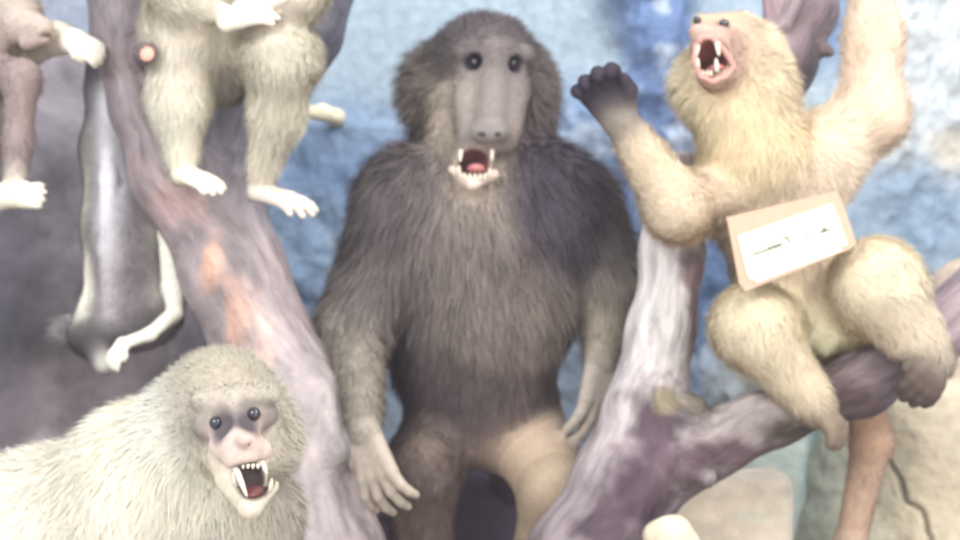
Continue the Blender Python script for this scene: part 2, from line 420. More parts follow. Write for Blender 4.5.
# ================================================================== GOLDEN MONKEY
def build_golden():
    B = Body(.26, 1.08, (1.02, 1, .99)); d = 2.20; u = PX(d)
    CR = (238, 216, 184); YE = (246, 226, 172); GR = (206, 190, 160); BR = (198, 176, 144); PK = (222, 176, 156); DK = (66, 54, 62)
    # torso
    B.ell(P(768, 190, 2.24), (64*u, 58*u, 72*u), CR, .028, .04, (0, 0, -1))
    B.ell(P(790, 262, 2.26), (56*u, 55*u, 60*u), (226, 204, 170), .026, .04)
    B.ell(P(752, 148, 2.20), (46*u, 46*u, 42*u), YE, .022, .04, (0, 0, -1))
    B.ell(P(815, 160, 2.24), (42*u, 42*u, 40*u), CR, .028, .04, (.2, 0, -1))
    B.ell(P(812, 300, 2.25), (46*u, 44*u, 44*u), (214, 200, 166), .014, .04)
    # head, thrown back: face looks up and to the viewer's left
    B.ell(P(738, 68, 2.22), (47*u, 52*u, 48*u), (220, 200, 158), .022, .03, (.5, .6, -.1), .5)
    B.ell(P(708, 84, 2.19), (32*u, 34*u, 34*u), (244, 228, 180), .028, .03, (-.6, .1, -.6), .55)
    B.ell(P(758, 100, 2.19), (34*u, 34*u, 38*u), (222, 200, 158), .028, .03, (.5, .2, -.7), .5)
    B.cap(P(735, 110, 2.19), 40*u, P(752, 150, 2.2), 46*u, YE, .022, .03, (0, 0, -1))
    B.cap(P(728, 52, 2.17), 27*u, P(712, 46, 2.105), 20*u, (188, 152, 130), .007, .02)       # muzzle
    B.cap(P(727, 72, 2.16), 24*u, P(714, 73, 2.095), 16*u, (186, 150, 126), .007, .02)       # lower jaw
    B.cap(P(700, 24, 2.15), 9*u, P(742, 22, 2.16), 10*u, (204, 174, 140), .010, .015)         # brow
    B.ell(P(700, 32, 2.10), (11*u, 10*u, 8*u), (186, 146, 130), 0, .01)                      # nose
    B.ell(P(772, 52, 2.24), (9*u, 5*u, 12*u), (190, 154, 126), 0, .008)                     # ear
    B.cut(P(711, 59, 2.085), (15*u, 40*u, 17*u), .006, rot((-.25, -1, .1), (.35, 0, 1)), (140, 76, 62))
    B.cut(P(724, 24, 2.125), (8*u, 8*u, 6*u), .005, None, (150, 132, 128))
    B.cut(P(697, 20, 2.125), (6*u, 8*u, 5*u), .005, None, (150, 132, 128))
    # raised arm (viewer right) going up past the frame to hold a bough
    B.chain([(808, 165, 2.24, 38), (870, 116, 2.22, 31), (873, 40, 2.22, 24), (872, -52, 2.22, 17)], [CR, (234, 208, 176), (230, 206, 176)], [.026, .022, .020], .03)
    hand(B, P(872, -50, 2.22), (-.2, -.1, 1), (-.5, -.8, 0), 1, 66*u, 6*u, DK, (.5, .7, .6), .25)
    # forward arm (viewer left), hand up
    B.chain([(738, 190, 2.22, 36), (678, 208, 2.12, 29), (622, 122, 2.06, 16)], [(218, 196, 164), (226, 206, 170)], [.022, .019], .03)
    hand(B, P(621, 122, 2.06), (-.5, -.1, .85), (-.25, -.9, -.2), 1, 70*u, 8.6*u, (44, 36, 52), (.45, .8, .7), .55, 1.1)
    # legs, knees apart
    B.chain([(785, 318, 2.24, 38), (752, 326, 2.11, 36), (818, 408, 2.14, 19)], [(238, 226, 186), (246, 228, 188)], [.022, .019], .03)
    B.chain([(838, 306, 2.24, 42), (877, 284, 2.11, 40), (932, 360, 2.12, 22)], [(238, 226, 188), (244, 226, 192)], [.022, .019], .03)
    hand(B, P(818, 408, 2.13), (.45, -.3, -.55), (-.1, .3, -1), 1, 46*u, 6.5*u, (120, 100, 78), (.35, .5, .4), .3, palmfur=.006)
    hand(B, P(934, 356, 2.12), (-.35, -.45, -.62), (-.3, .75, -.2), -1, 58*u, 8*u, (74, 58, 50), (.35, .5, .45), .35, palmfur=.007, furcol=(80, 64, 54))
    # lap tuft and tail
    B.ell(P(824, 332, 2.20), (14*u, 14*u, 22*u), (226, 226, 176), .008, .015)
    B.chain([(815, 320, 2.31, 22), (862, 380, 2.31, 19), (872, 440, 2.30, 19), (850, 545, 2.30, 14), (846, 640, 2.32, 10)], [(190, 160, 126), (196, 150, 112), (190, 154, 122), (190, 162, 136)], [.01, .008, .008, .008], .02)
    o = animal('golden_monkey', B, .0038, 'cream and golden stuffed monkey screaming upward with a paper card at its waist', 'monkey', 150000, .0009, 2, tint=.30, under=.9)
    eye(o, P(724, 24, 2.136), 5*u, None); eye(o, P(697, 20, 2.136), 4*u, None)
    blob('tongue', P(716, 70, 2.11), (9*u, 20*u, 5*u), M_TONGUE, o)
    # lips ring
    ring = [(697, 44), (702, 37), (711, 37), (719, 44), (728, 56), (734, 66), (726, 76), (712, 82), (700, 76), (694, 60), (697, 44)]
    tube('lip', [P(x, y, 2.062+.0006*max(0, x-705)) for x, y in ring], [3.0*u]*len(ring), M_LIP, o, 10)
    for (x0, y0, x1, y1) in ((698, 41, 697, 55), (717, 43, 719, 56), (697, 72, 698, 58), (717, 72, 716, 58)):
        tooth(o, P(x0, y0, 2.064), P(x1, y1, 2.058), 2.6*u)
    for x in (703, 707, 711): tooth(o, P(x, 76, 2.066), P(x, 70, 2.062), 1.7*u)
    return o

# ================================================================== FRONT LEFT MONKEY
def build_front():
    B = Body(.38, 1.1, (1.02, 1, .99)); d = 1.65; u = PX(d)
    CR = (226, 218, 194); OL = (168, 157, 128); PALE = (242, 244, 222); PK = (200, 168, 148); GY = (150, 140, 124)
    B.ell(P(70, 555, 1.78), (150*u, 130*u, 118*u), CR, .024, .05, (-.4, 0, -.6))
    B.ell(P(160, 480, 1.72), (100*u, 90*u, 85*u), (228, 222, 194), .024, .05, (-.4, 0, -.7))
    B.ell(P(232, 520, 1.72), (72*u, 62*u, 66*u), (176, 166, 142), .022, .05, (.1, -.1, -1))
    B.ell(P(-20, 590, 1.90), (150*u, 130*u, 130*u), CR, .022, .06, (-.4, 0, -.6))
    # head
    B.ell(P(222, 404, 1.66), (58*u, 62*u, 56*u), OL, .014, .03, (-.3, .6, .1), .4)
    B.ell(P(180, 428, 1.66), (36*u, 40*u, 44*u), PALE, .026, .03, (-.9, .2, -.35), .55)
    B.ell(P(268, 436, 1.66), (30*u, 36*u, 40*u), (196, 186, 158), .020, .03, (.8, .2, -.5), .5)
    B.cap(P(202, 400, 1.575), 10*u, P(236, 396, 1.565), 8*u, (182, 172, 146), .014, .02, (-.3, 0, .6))
    B.cap(P(236, 396, 1.565), 8*u, P(272, 395, 1.575), 9*u, (182, 172, 146), .014, .02, (.3, 0, .6))
    B.cap(P(234, 418, 1.59), 26*u, P(241, 448, 1.525), 17*u, PK, .005, .02)
    B.cap(P(222, 446, 1.56), 12*u, P(240, 458, 1.522), 11*u, (210, 182, 160), 0, .012)
    B.cap(P(240, 458, 1.522), 11*u, P(262, 450, 1.55), 10*u, (196, 164, 144), 0, .012)
    B.ell(P(244, 440, 1.502), (8*u, 6*u, 6*u), (180, 146, 128), 0, .008)
    B.cap(P(236, 450, 1.62), 34*u, P(250, 498, 1.555), 15*u, (212, 198, 164), .008, .02)
    B.cap(P(226, 480, 1.58), 10*u, P(250, 507, 1.53), 10*u, (206, 190, 156), .004, .01)
    B.cap(P(250, 507, 1.53), 10*u, P(272, 486, 1.56), 7*u, (186, 170, 140), .003, .01)
    B.cut(P(252, 480, 1.525), (22*u, 46*u, 16*u), .007, rot((.1, -1, 0), (.25, 0, 1)), (70, 50, 50))
    B.cut(P(214, 423, 1.535), (16*u, 15*u, 14*u), .010, None, (84, 74, 78), .011)
    B.cut(P(255, 413, 1.535), (17*u, 15*u, 15*u), .010, None, (80, 70, 76), .011)
    B.ell(P(211, 424, 1.592), (18*u, 22*u, 15*u), (84, 74, 80), .001, .008)
    B.ell(P(260, 414, 1.592), (18*u, 22*u, 15*u), (80, 70, 78), .001, .008)
    B.ell(P(158, 402, 1.69), (12*u, 7*u, 16*u), (170, 158, 136), .004, .01)
    # arms down to the ground
    B.chain([(130, 520, 1.66, 48), (120, 680, 1.62, 30), (150, 860, 1.58, 18)], CR, .018, .03)
    B.chain([(240, 540, 1.70, 40), (268, 690, 1.66, 28), (262, 850, 1.62, 18)], (186, 176, 150), .018, .03)
    hand(B, P(150, 860, 1.58), (0, -1, -.15), (0, 0, -1), 1, 70*u, 8*u, (90, 80, 74), (.1, .1, .1), .3)
    hand(B, P(262, 850, 1.62), (0, -1, -.15), (0, 0, -1), -1, 70*u, 8*u, (90, 80, 74), (.1, .1, .1), .3)
    B.chain([(-60, 620, 1.9, 90), (-30, 740, 1.78, 50), (-60, 850, 1.9, 26)], CR, .02, .04)
    o = animal('vervet_monkey', B, .0036, 'pale cream stuffed monkey crouching in the foreground with bared teeth and dark eye sockets', 'monkey', 150000, .0008, 3, tint=.13, under=.92, curl=.15)
    eye(o, P(216, 423, 1.556), 6.5*u, None); eye(o, P(254, 414, 1.556), 6.5*u, None)
    blob('nostril', P(240, 443, 1.500), (2.2*u, 1.5*u, 2*u), M_NOSTRIL, o); blob('nostril', P(248, 443, 1.500), (2.2*u, 1.5*u, 2*u), M_NOSTRIL, o)
    blob('tongue', P(254, 492, 1.55), (9*u, 22*u, 5*u), M_MOUTH, o)
    tooth(o, P(235, 466, 1.515), P(247, 497, 1.508), 3.2*u); tooth(o, P(262, 462, 1.52), P(267, 474, 1.515), 2.2*u)
    tooth(o, P(236, 486, 1.52), P(233, 472, 1.515), 2.6*u); tooth(o, P(270, 492, 1.535), P(272, 478, 1.53), 2.4*u)
    for i in range(4): tooth(o, P(243+i*5, 464, 1.512), P(243+i*5, 469, 1.512), 1.8*u)
    return o

# ================================================================== PERCHED MONKEY (top left)
def build_perched():
    B = Body(.32, 1.15, (1.02, 1, .98)); d = 2.2; u = PX(d)
    CR = (246, 236, 212); OL = (200, 190, 164); SH = (150, 144, 128)
    B.ell(P(222, 40, 2.24), (52*u, 44*u, 62*u), SH, .022, .04)  # lap between the legs: its shade painted in as a greyer colour
    B.ell(P(222, -30, 2.26), (56*u, 46*u, 72*u), OL, .018, .04)
    B.ell(P(222, -125, 2.2), (40*u, 42*u, 40*u), OL, .014, .03, (0, .5, .1))
    B.cap(P(222, -118, 2.16), 22*u, P(224, -108, 2.11), 15*u, (206, 182, 162), .002, .02)
    B.chain([(205, 25, 2.24, 38), (183, 28, 2.14, 34), (179, 100, 2.15, 26), (182, 174, 2.15, 12)], [CR, CR, (244, 238, 210)], .020, .03)  # left leg coloured brighter: light from the left painted in
    B.chain([(240, 30, 2.24, 38), (282, 58, 2.12, 33), (278, 110, 2.15, 23), (258, 192, 2.18, 11)], [OL, (206, 198, 170), (204, 196, 170)], .020, .03)
    hand(B, P(184, 174, 2.145), (.85, -.40, -.30), (0, .3, -1), 1, 44*u, 5.2*u, (228, 218, 190), (.1, .25, .3), .35, fur=0, palmfur=.003)
    hand(B, P(258, 192, 2.175), (.85, -.4, -.22), (0, .2, -1), 1, 64*u, 5.4*u, (206, 190, 172), (.15, .2, .3), .38)
    # arms reaching down to the lap, whitish fingers
    B.chain([(170, -60, 2.22, 30), (175, -5, 2.08, 22), (222, 14, 2.06, 11)], OL, .020, .03)
    B.chain([(275, -60, 2.22, 30), (300, -5, 2.1, 22), (276, -2, 2.06, 11)], OL, .020, .03)
    hand(B, P(226, 22, 2.055), (.95, -.1, .30), (0, .6, -.6), 1, 52*u, 5*u, (220, 206, 184), (.2, .3, .3), .3)
    hand(B, P(280, -6, 2.055), (-.85, -.1, -.32), (0, .6, -.6), -1, 52*u, 5*u, (206, 194, 180), (.2, .3, .3), .3)
    o = animal('perched_monkey', B, .0038, 'cream stuffed monkey perched on the forked trunk, only its legs and lap in view', 'monkey', 80000, .0009, 4, tint=.28, under=.85)
    return o

# ================================================================== HANGING DARK MONKEY
def build_hanging():
    B = Body(.3, 1.15); d = 2.38; u = PX(d)
    DK = (104, 92, 98); WH = (238, 232, 208)
    B.chain([(108, 70, 2.46, 20), (112, 150, 2.43, 28), (124, 230, 2.42, 38), (136, 300, 2.42, 44)], [DK, (112, 98, 104), (104, 90, 96)], [.008, .010, .012], .03)
    B.ell(P(134, 312, 2.42), (46*u, 40*u, 36*u), (134, 126, 124), .012, .03)
    B.ell(P(93, 335, 2.37), (24*u, 26*u, 21*u), (58, 50, 58), .012, .02)
    B.cap(P(96, 342, 2.36), 16*u, P(104, 364, 2.32), 11*u, (84, 72, 78), .003, .015)
    B.ell(P(68, 329, 2.39), (15*u, 6*u, 16*u), (138, 130, 134), .020, .01, (-.9, -.2, .1), .5)
    B.chain([(106, 88, 2.416, 6), (108, 180, 2.362, 8), (107, 250, 2.352, 8), (110, 315, 2.350, 8)], [(250, 246, 250), (244, 240, 244), (190, 180, 182)], .006, .012)  # vertical glossy highlight built as a pale raised stripe
    # legs up to the bough
    B.chain([(104, 90, 2.46, 18), (112, 10, 2.47, 11), (110, -50, 2.47, 8)], DK, .004, .02)
    # white fringe, left edge
    B.chain([(90, 132, 2.40, 2.4), (87, 210, 2.385, 3.4), (88, 290, 2.37, 4), (82, 318, 2.36, 8)], WH, .008, .005)
    # pale arm on the right side, curling forward to the head
    B.chain([(155, 178, 2.39, 5), (166, 235, 2.37, 7.5), (174, 288, 2.35, 12), (175, 312, 2.32, 7.5), (150, 334, 2.29, 6.5), (122, 344, 2.28, 6)], WH, [.005, .006, .008, .007, .006], .008)
    hand(B, P(123, 344, 2.28), (-.5, -.1, -.8), (.3, .6, 0), 1, 28*u, 3*u, WH, (.2, .3, .3), .3)
    o = animal('hanging_monkey', B, .0034, 'dark slender animal hanging head-down with a white fringe and one pale curled arm', 'monkey', 36000, .0010, 5, tint=.3, under=.95)
    eye(o, P(88, 350, 2.335), 4*u, None)
    return o

# ================================================================== MONKEY AT THE LEFT EDGE
def build_edge():
    B = Body(.3, 1.05); d = 2.3; u = PX(d)
    TA = (196, 176, 158); PKB = (160, 134, 126); CR = (246, 232, 204)
    B.ell(P(8, 14, 2.3), (34*u, 36*u, 32*u), (176, 160, 144), .018, .03, (-.4, .5, 0), .5)
    B.cap(P(24, 26, 2.27), 20*u, P(42, 28, 2.24), 11*u, (206, 180, 160), .010, .015)
    B.cap(P(28, 42, 2.25), 9*u, P(44, 38, 2.235), 6*u, (184, 152, 138), .005, .008)
    B.cut(P(48, 34, 2.215), (9*u, 14*u, 1.8*u), .004, None, (110, 80, 80))
    B.ell(P(-60, 110, 2.34), (70*u, 60*u, 95*u), TA, .018, .05)
    B.ell(P(-70, 220, 2.36), (64*u, 60*u, 70*u), TA, .018, .05)
    B.cap(P(-25, 50, 2.32), 36*u, P(-50, 90, 2.34), 46*u, TA, .016, .05)
    # arm hanging in front
    B.chain([(-20, 70, 2.3, 26), (22, 78, 2.2, 17), (18, 140, 2.2, 13), (14, 190, 2.2, 11)], [PKB, PKB, (150, 128, 124)], .014, .02)
    # arm reaching behind its head to the trunk
    B.chain([(-20, 60, 2.36, 24), (30, 50, 2.42, 15), (58, 38, 2.31, 15), (76, 42, 2.27, 13)], [TA, CR, CR], [.010, .008, .008], .015)
    hand(B, P(72, 42, 2.265), (.88, -.1, -.35), (0, .8, -.5), -1, 36*u, 5.5*u, CR, (.15, .5, .5), .3)
    # leg with pale foot
    B.chain([(-70, 230, 2.34, 50), (-60, 190, 2.18, 30), (-5, 198, 2.18, 10), (22, 195, 2.17, 12)], [TA, CR, CR], [.012, .008, .010], .02)
    hand(B, P(10, 196, 2.17), (.95, -.2, 0), (0, .9, 0), 1, 34*u, 4.6*u, (240, 230, 196), (.1, .4, .4), .35, fur=.006, palmfur=.006)
    # rump and hind leg rest on the stump
    B.chain([(-70, 260, 2.36, 55), (-60, 330, 2.36, 40)], TA, .014, .04)
    o = animal('cropped_monkey', B, .0038, 'mostly cropped tan monkey with pinkish muzzle and a cream hand on the trunk', 'monkey', 20000, .0013, 6, tint=.16, under=.85)
    return o
# ================================================================== WOOD
def wood(name, B, h, mat, label, cat, disp=.006, seed=0, soft=.02, freq=9, patches=(), under=.28):
    V, Q = B.mesh(h); N = vnormals(V, Q)
    D = np.stack([B.sdf(V, q) for q in B.pr], 1)
    W = np.exp(-(D-D.min(1, keepdims=True))/soft); W /= W.sum(1, keepdims=True)
    AX = nrm(W@np.array([q['ax'] if q['ax'][2] > 0 else -q['ax'] for q in B.pr]))
    col, *_ = B.attrs(V, soft)
    al = (V*AX).sum(1, keepdims=True)
    G = N*1.0 + V*0; G = G-AX*(G*AX).sum(1, keepdims=True)
    grain = np.concatenate([G[:, :1]*1.0+G[:, 1:2]*.6, G[:, 2:3]*1.0+G[:, 1:2]*.8, al], 1)
    pat = np.concatenate([grain[:, :2]*.22, al*.35], 1)
    V = V+N*(fbm(pat, 16, seed, 4)*disp+fbm(V, freq, seed+9, 3)*disp*1.3)[:, None]
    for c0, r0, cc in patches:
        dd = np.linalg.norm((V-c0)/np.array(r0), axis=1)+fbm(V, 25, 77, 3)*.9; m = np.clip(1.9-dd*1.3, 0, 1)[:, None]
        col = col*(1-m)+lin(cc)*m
    o = make_mesh(name, V, Q, mat, None, col*(1-under*np.clip(.25-N[:, 2:3]+N[:, :1]*.25, 0, 1))*(1+.25*fbm(V, 14, seed+4, 3))[:, None], grain)  # under: shade on downward and right-hand faces put into the wood colour
    base = np.array([V[:, 0].mean(), V[:, 1].mean(), V[:, 2].min()]); recenter(o, base); o['_b'] = list(base)
    tag(o, label, cat)
    return o

def build_wood():
    # forked left trunk
    B = Body(.62, 1.2, (1.03, 1, .98)); PU = (136, 108, 116); DU = (92, 78, 96)
    B.chain([(108, -60, 2.34, 36), (128, 40, 2.34, 33), (142, 110, 2.34, 27), (168, 180, 2.32, 32), (232, 270, 2.32, 46), (292, 400, 2.30, 54), (322, 560, 2.26, 60), (330, 745, 2.26, 66)],
            [(124, 102, 112), (142, 112, 118), (146, 112, 118), (156, 122, 124), (158, 130, 132), (160, 136, 138), (150, 126, 130)], 0, .04)
    B.chain([(330, -60, 2.50, 42), (300, 30, 2.48, 38), (250, 120, 2.44, 36), (222, 200, 2.38, 34), (236, 268, 2.34, 40)],
            [(82, 78, 104), (84, 78, 102), (88, 80, 104), (100, 88, 104)], 0, .05)
    B.cap(P(330, 400, 2.25), 18*PX(2.3), P(345, 450, 2.22), 14*PX(2.3), (176, 160, 154), 0, .03)
    B.cap(P(146, 54, 2.32), 14*PX(2.3), P(147, 54, 2.08), 9*PX(2.1), (130, 92, 88), 0, .012)
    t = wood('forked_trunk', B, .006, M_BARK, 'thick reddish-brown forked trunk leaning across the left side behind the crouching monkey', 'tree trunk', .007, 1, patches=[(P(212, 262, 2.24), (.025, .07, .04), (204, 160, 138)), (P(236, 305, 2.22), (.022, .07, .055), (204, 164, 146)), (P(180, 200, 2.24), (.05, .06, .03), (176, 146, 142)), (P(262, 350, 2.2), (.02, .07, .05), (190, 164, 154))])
    blob('cut_end', P(147, 54, 2.068), (7*.0016, 3*.0016, 7*.0016), m_plain('fresh_cut_wood', (232, 170, 150), .6, .3, .12), t, label='pinkish sawn end of a small branch stub')
    # right driftwood trunk with its side bough
    B = Body(.5, .9, (1.02, 1, .98)); W1 = (214, 200, 196); W2 = (150, 118, 130); u = PX(2.2)
    B.chain([(672, 205, 2.26, 22), (672, 250, 2.24, 28), (662, 330, 2.22, 32), (648, 410, 2.20, 38), (622, 480, 2.18, 44), (585, 560, 2.16, 52), (530, 800, 2.20, 66)],
            [(206, 190, 184), (216, 204, 200), (214, 200, 196), (190, 168, 170), (178, 154, 158), (150, 120, 128)], 0, .035)
    B.cap(P(682, 165, 2.28), 15*u, P(672, 215, 2.26), 22*u, (190, 160, 158), 0, .03)
    # dark flank: shading of the lower right side put into the colour
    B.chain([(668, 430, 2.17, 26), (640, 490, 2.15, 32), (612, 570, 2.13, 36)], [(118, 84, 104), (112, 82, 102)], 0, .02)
    B.chain([(656, 478, 2.17, 34), (712, 448, 2.18, 27), (780, 418, 2.20, 25), (860, 384, 2.22, 29), (925, 340, 2.24, 30), (1010, 270, 2.3, 36)],
            [(138, 104, 118), (148, 116, 124), (150, 120, 124), (144, 112, 122), (160, 128, 138)], 0, .03)
    B.chain([(690, 440, 2.155, 14), (752, 408, 2.17, 15), (800, 396, 2.19, 12)], (206, 190, 176), 0, .02)     # paler top face
    B.cap(P(664, 402, 2.16), 18*u, P(692, 408, 2.15), 13*u, (150, 134, 126), 0, .02)                       # knot
    B.cap(P(682, 470, 2.13), 18*u, P(706, 478, 2.11), 10*u, (170, 148, 150), 0, .02)                       # stub
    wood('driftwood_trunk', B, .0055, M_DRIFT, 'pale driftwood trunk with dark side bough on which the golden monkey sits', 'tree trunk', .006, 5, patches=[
        (P(665, 440, 2.10), (.05, .15, .06), (84, 64, 74)), (P(640, 490, 2.08), (.05, .15, .07), (76, 56, 68)), (P(612, 540, 2.08), (.05, .15, .07), (72, 54, 64)), (P(688, 470, 2.08), (.04, .12, .04), (90, 72, 76)),  # flank and bough-underside patches: shade painted into the wood colour
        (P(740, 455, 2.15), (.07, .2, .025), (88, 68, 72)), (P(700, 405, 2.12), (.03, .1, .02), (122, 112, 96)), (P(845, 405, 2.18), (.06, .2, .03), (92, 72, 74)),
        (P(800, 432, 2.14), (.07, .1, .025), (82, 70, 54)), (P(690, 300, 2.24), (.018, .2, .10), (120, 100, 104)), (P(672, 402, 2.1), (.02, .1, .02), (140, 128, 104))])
    # bough behind the golden monkey's head
    B = Body(.3, .95)
    B.chain([(798, -60, 2.46, 38), (800, 10, 2.42, 34), (784, 62, 2.40, 30), (766, 130, 2.40, 22), (750, 230, 2.42, 16)], [(140, 104, 116), (132, 104, 110), (120, 100, 104), (120, 100, 104)], 0, .03)
    B.cap(P(768, -40, 2.40), 14*u, P(778, 40, 2.37), 12*u, (170, 118, 130), 0, .02)
    B.cap(P(820, -50, 2.36), 7*u, P(786, 26, 2.345), 6*u, (206, 186, 186), 0, .012)
    B.cap(P(815, 45, 2.39), 10*u, P(829, 52, 2.37), 7*u, (150, 130, 122), 0, .012)
    B.chain([(745, 230, 2.42, 18), (790, 320, 2.42, 20), (812, 385, 2.33, 20)], (120, 104, 112), 0, .03)
    B2 = B
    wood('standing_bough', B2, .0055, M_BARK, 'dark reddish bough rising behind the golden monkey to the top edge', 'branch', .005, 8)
    # broad dark stump at the far left
    B = Body(.5, 1.5)
    B.chain([(60, 90, 3.0, 60), (80, 200, 2.95, 100), (95, 330, 2.92, 122), (95, 520, 2.90, 135), (90, 665, 2.88, 165)], [(118, 106, 112), (112, 98, 104), (124, 104, 106), (138, 118, 116)], 0, .06)
    B.cap(P(20, 120, 2.96), 70*PX(3), P(25, 330, 2.88), 70*PX(3), (118, 104, 116), 0, .06)
    B.cap(P(175, 230, 2.90), 24*PX(3), P(185, 560, 2.84), 42*PX(3), (88, 88, 112), 0, .05)
    wood('dark_stump', B, .012, m_wood('bark_dark_matt', .62, 1.42, .7, .2, (2, 2, 6)), 'broad dark purplish tree stump standing at the far left behind the monkeys', 'tree stump', .016, 12, .04, 4)

# ================================================================== BACKDROP, ROCKS
def grid(nx, ny, f):
    U, Vv = np.meshgrid(np.linspace(0, 1, nx), np.linspace(0, 1, ny), indexing='ij')
    p = f(U.ravel(), Vv.ravel()); i = np.arange(nx*ny).reshape(nx, ny)
    Q = np.stack([i[:-1, :-1], i[1:, :-1], i[1:, 1:], i[:-1, 1:]], -1).reshape(-1, 4)
    return p, Q
def build_back():
    dW = 3.35
    def f(u, v):
        x = -2.3+4.6*u; z = -.05+2.5*v
        return np.stack([x, np.full_like(x, CY+dW), z], 1)
    V, Q = grid(620, 340, f)
    px = V[:, 0]*F/dW+480; py = 270-(V[:, 2]-CZ)*F/dW      # mural laid out by place on the wall
    wob = fbm(V, 3.0, 2, 4); wx = px+wob*60; wy = py+fbm(V, 3.0, 31, 4)*60
    base = np.tile(lin((166, 190, 212)), (len(V), 1))
    rough = np.full(len(V), .12)
    def zone(cx, cy, rx, ry, c, soft=.5, r=None, amt=1.0):
        nonlocal base, rough
        d = np.sqrt(((wx-cx)/rx)**2+((wy-cy)/ry)**2); m = np.clip((1+soft-d)/(2*soft), 0, 1)*amt; m = m*m*(3-2*m)
        base = base*(1-m[:, None])+lin(c)*m[:, None]
        if r is not None: rough = rough*(1-m)+r*m
    zone(480, 40, 250, 110, (168, 192, 208), .4, .08)
    zone(60, 60, 110, 110, (168, 180, 200), .5, .2)
    zone(340, 260, 130, 130, (116, 158, 208), .4, .5)
    zone(330, 240, 60, 50, (140, 178, 218), .4, .5)
    zone(600, 230, 110, 130, (110, 148, 200), .4, .8)
    zone(655, 70, 50, 130, (104, 138, 192), .35, 1.0)
    zone(580, 170, 40, 40, (132, 168, 212), .4, .8)
    zone(590, 400, 110, 90, (136, 158, 180), .5, .6)
    zone(720, 330, 60, 120, (88, 126, 176), .4, .7)
    zone(820, 110, 60, 60, (178, 204, 216), .5, .5)
    zone(840, 30, 20, 60, (110, 150, 196), .4, .5)
    zone(935, 100, 85, 130, (216, 222, 222), .3, 1.0)
    zone(925, 215, 70, 45, (152, 184, 212), .5, .7)
    zone(960, 150, 30, 20, (226, 214, 190), .5, .7)
    zone(880, 440, 160, 150, (176, 176, 156), .4, .9)
    zone(770, 470, 60, 70, (138, 158, 166), .5, .8)
    zone(20, 350, 120, 260, (132, 146, 180), .5, .3)
    spk = fbm(V, 22, 41, 4)
    # chipped white paint over the blue, cracks
    m = np.clip((fbm(V, 16, 51, 4)-.12)*5, 0, 1)*np.clip(rough, 0, 1)*.55
    base = base*(1-m[:, None])+lin((206, 218, 226))*m[:, None]
    cr = np.clip(1-np.abs(fbm(V, 9, 61, 4))*28, 0, 1)*np.clip(rough-.2, 0, 1)*np.clip(fbm(V, 4, 71, 2)*3+.3, 0, 1)*.6
    base = base*(1-cr[:, None])+lin((92, 104, 126))*cr[:, None]
    base = base*(1+.16*spk*rough)[:, None]
    base = base*.68+(base@np.array([.25, .6, .15]))[:, None]*.32
    rid = 1-np.abs(fbm(V*np.array([1.6, 1, .8]), 5.5, 81, 5))*2
    pillar = np.exp(-((wx-660)/55)**2)*np.clip((260-py)/120, 0, 1)
    ledge = np.clip((py-122+wob*14)/8, 0, 1)*np.clip((470-px)/60, 0, 1)*np.clip((px-200)/40, 0, 1)
    V[:, 1] -= rough*(.05*rid+.03*fbm(V, 18, 91, 4))+pillar*.10+ledge*.035+np.clip((np.abs(px-480)-700)/300, 0, 1)*.25
    N = V
    o = make_mesh('wall_back', V, Q[:, ::-1] if False else Q, M_ROCK, None, np.clip(base*.80, 0, .95)); tag(o, kind='structure')
    # floor of painted plaster
    def g(u, v):
        x = -2.3+4.6*u; y = -1.15+2.1*v
        return np.stack([x, y, np.zeros_like(x)], 1)
    V, Q = grid(200, 100, g); V[:, 2] += .006*fbm(V, 6, 4, 3)-.006
    c = np.tile(lin((150, 140, 132)), (len(V), 1))*(1+.3*fbm(V, 5, 7, 4))[:, None]
    o = make_mesh('floor', V, Q, M_ROCK, None, c); tag(o, kind='structure')
    for nm, x0, s in (('wall_left', -2.3, 1), ('wall_right', 2.3, -1)):
        def w(u, v):
            y = -1.15+2.15*u; z = -.05+2.5*v
            return np.stack([np.full_like(y, x0), y, z], 1)
        V, Q = grid(120, 120, w); V[:, 0] += s*.03*fbm(V, 5, 9, 4)
        c = np.tile(lin((150, 178, 208)), (len(V), 1))*(1+.2*fbm(V, 4, 17, 4))[:, None]
        o = make_mesh(nm, V, Q if s < 0 else Q[:, ::-1], M_ROCK, None, c); tag(o, kind='structure')

def rock(name, B, h, label, disp=.02, fr=7, seed=0, spots=None, mat=None, strata=0, cat='rock', crack=None):
    V, Q = B.mesh(h); N = vnormals(V, Q); col, *_ = B.attrs(V, .03)
    V = V+N*(fbm(V, fr, seed, 5)*disp+strata*fbm(V*np.array([.12, .12, 1]), 60, seed+3, 3))[:, None]
    c = col*(1+.22*fbm(V, 11, seed+1, 4))[:, None]
    m = np.clip((fbm(V, 8, seed+5, 3))*3, 0, 1)*.5
    if spots is not None: c = c*(1-m[:, None])+lin(spots)*m[:, None]
    if strata: c = c*(1+.10*fbm(V*np.array([.1, .1, 1]), 90, seed+6, 3))[:, None]
    if crack is not None:
        K = np.array(crack)[:, [0, 2]]; dm = np.full(len(V), 9.); q = V[:, [0, 2]]+.004*np.stack([fbm(V, 40, 5, 2), fbm(V, 40, 6, 2)], 1)
        for a, b in zip(K, K[1:]):
            t = np.clip(((q-a)@(b-a))/((b-a)@(b-a)), 0, 1); dm = np.minimum(dm, np.linalg.norm(q-a-t[:, None]*(b-a), axis=1))
        m = np.clip(1-dm/.007, 0, 1); V = V-N*(m*.012)[:, None]; c = c*(1-.75*m[:, None])
    o = make_mesh(name, V, Q, mat or M_ROCK, None, np.clip(c, 0, .95))
    base = np.array([V[:, 0].mean(), V[:, 1].mean(), V[:, 2].min()]); recenter(o, base); o['_b'] = list(base); tag(o, label, cat); return o

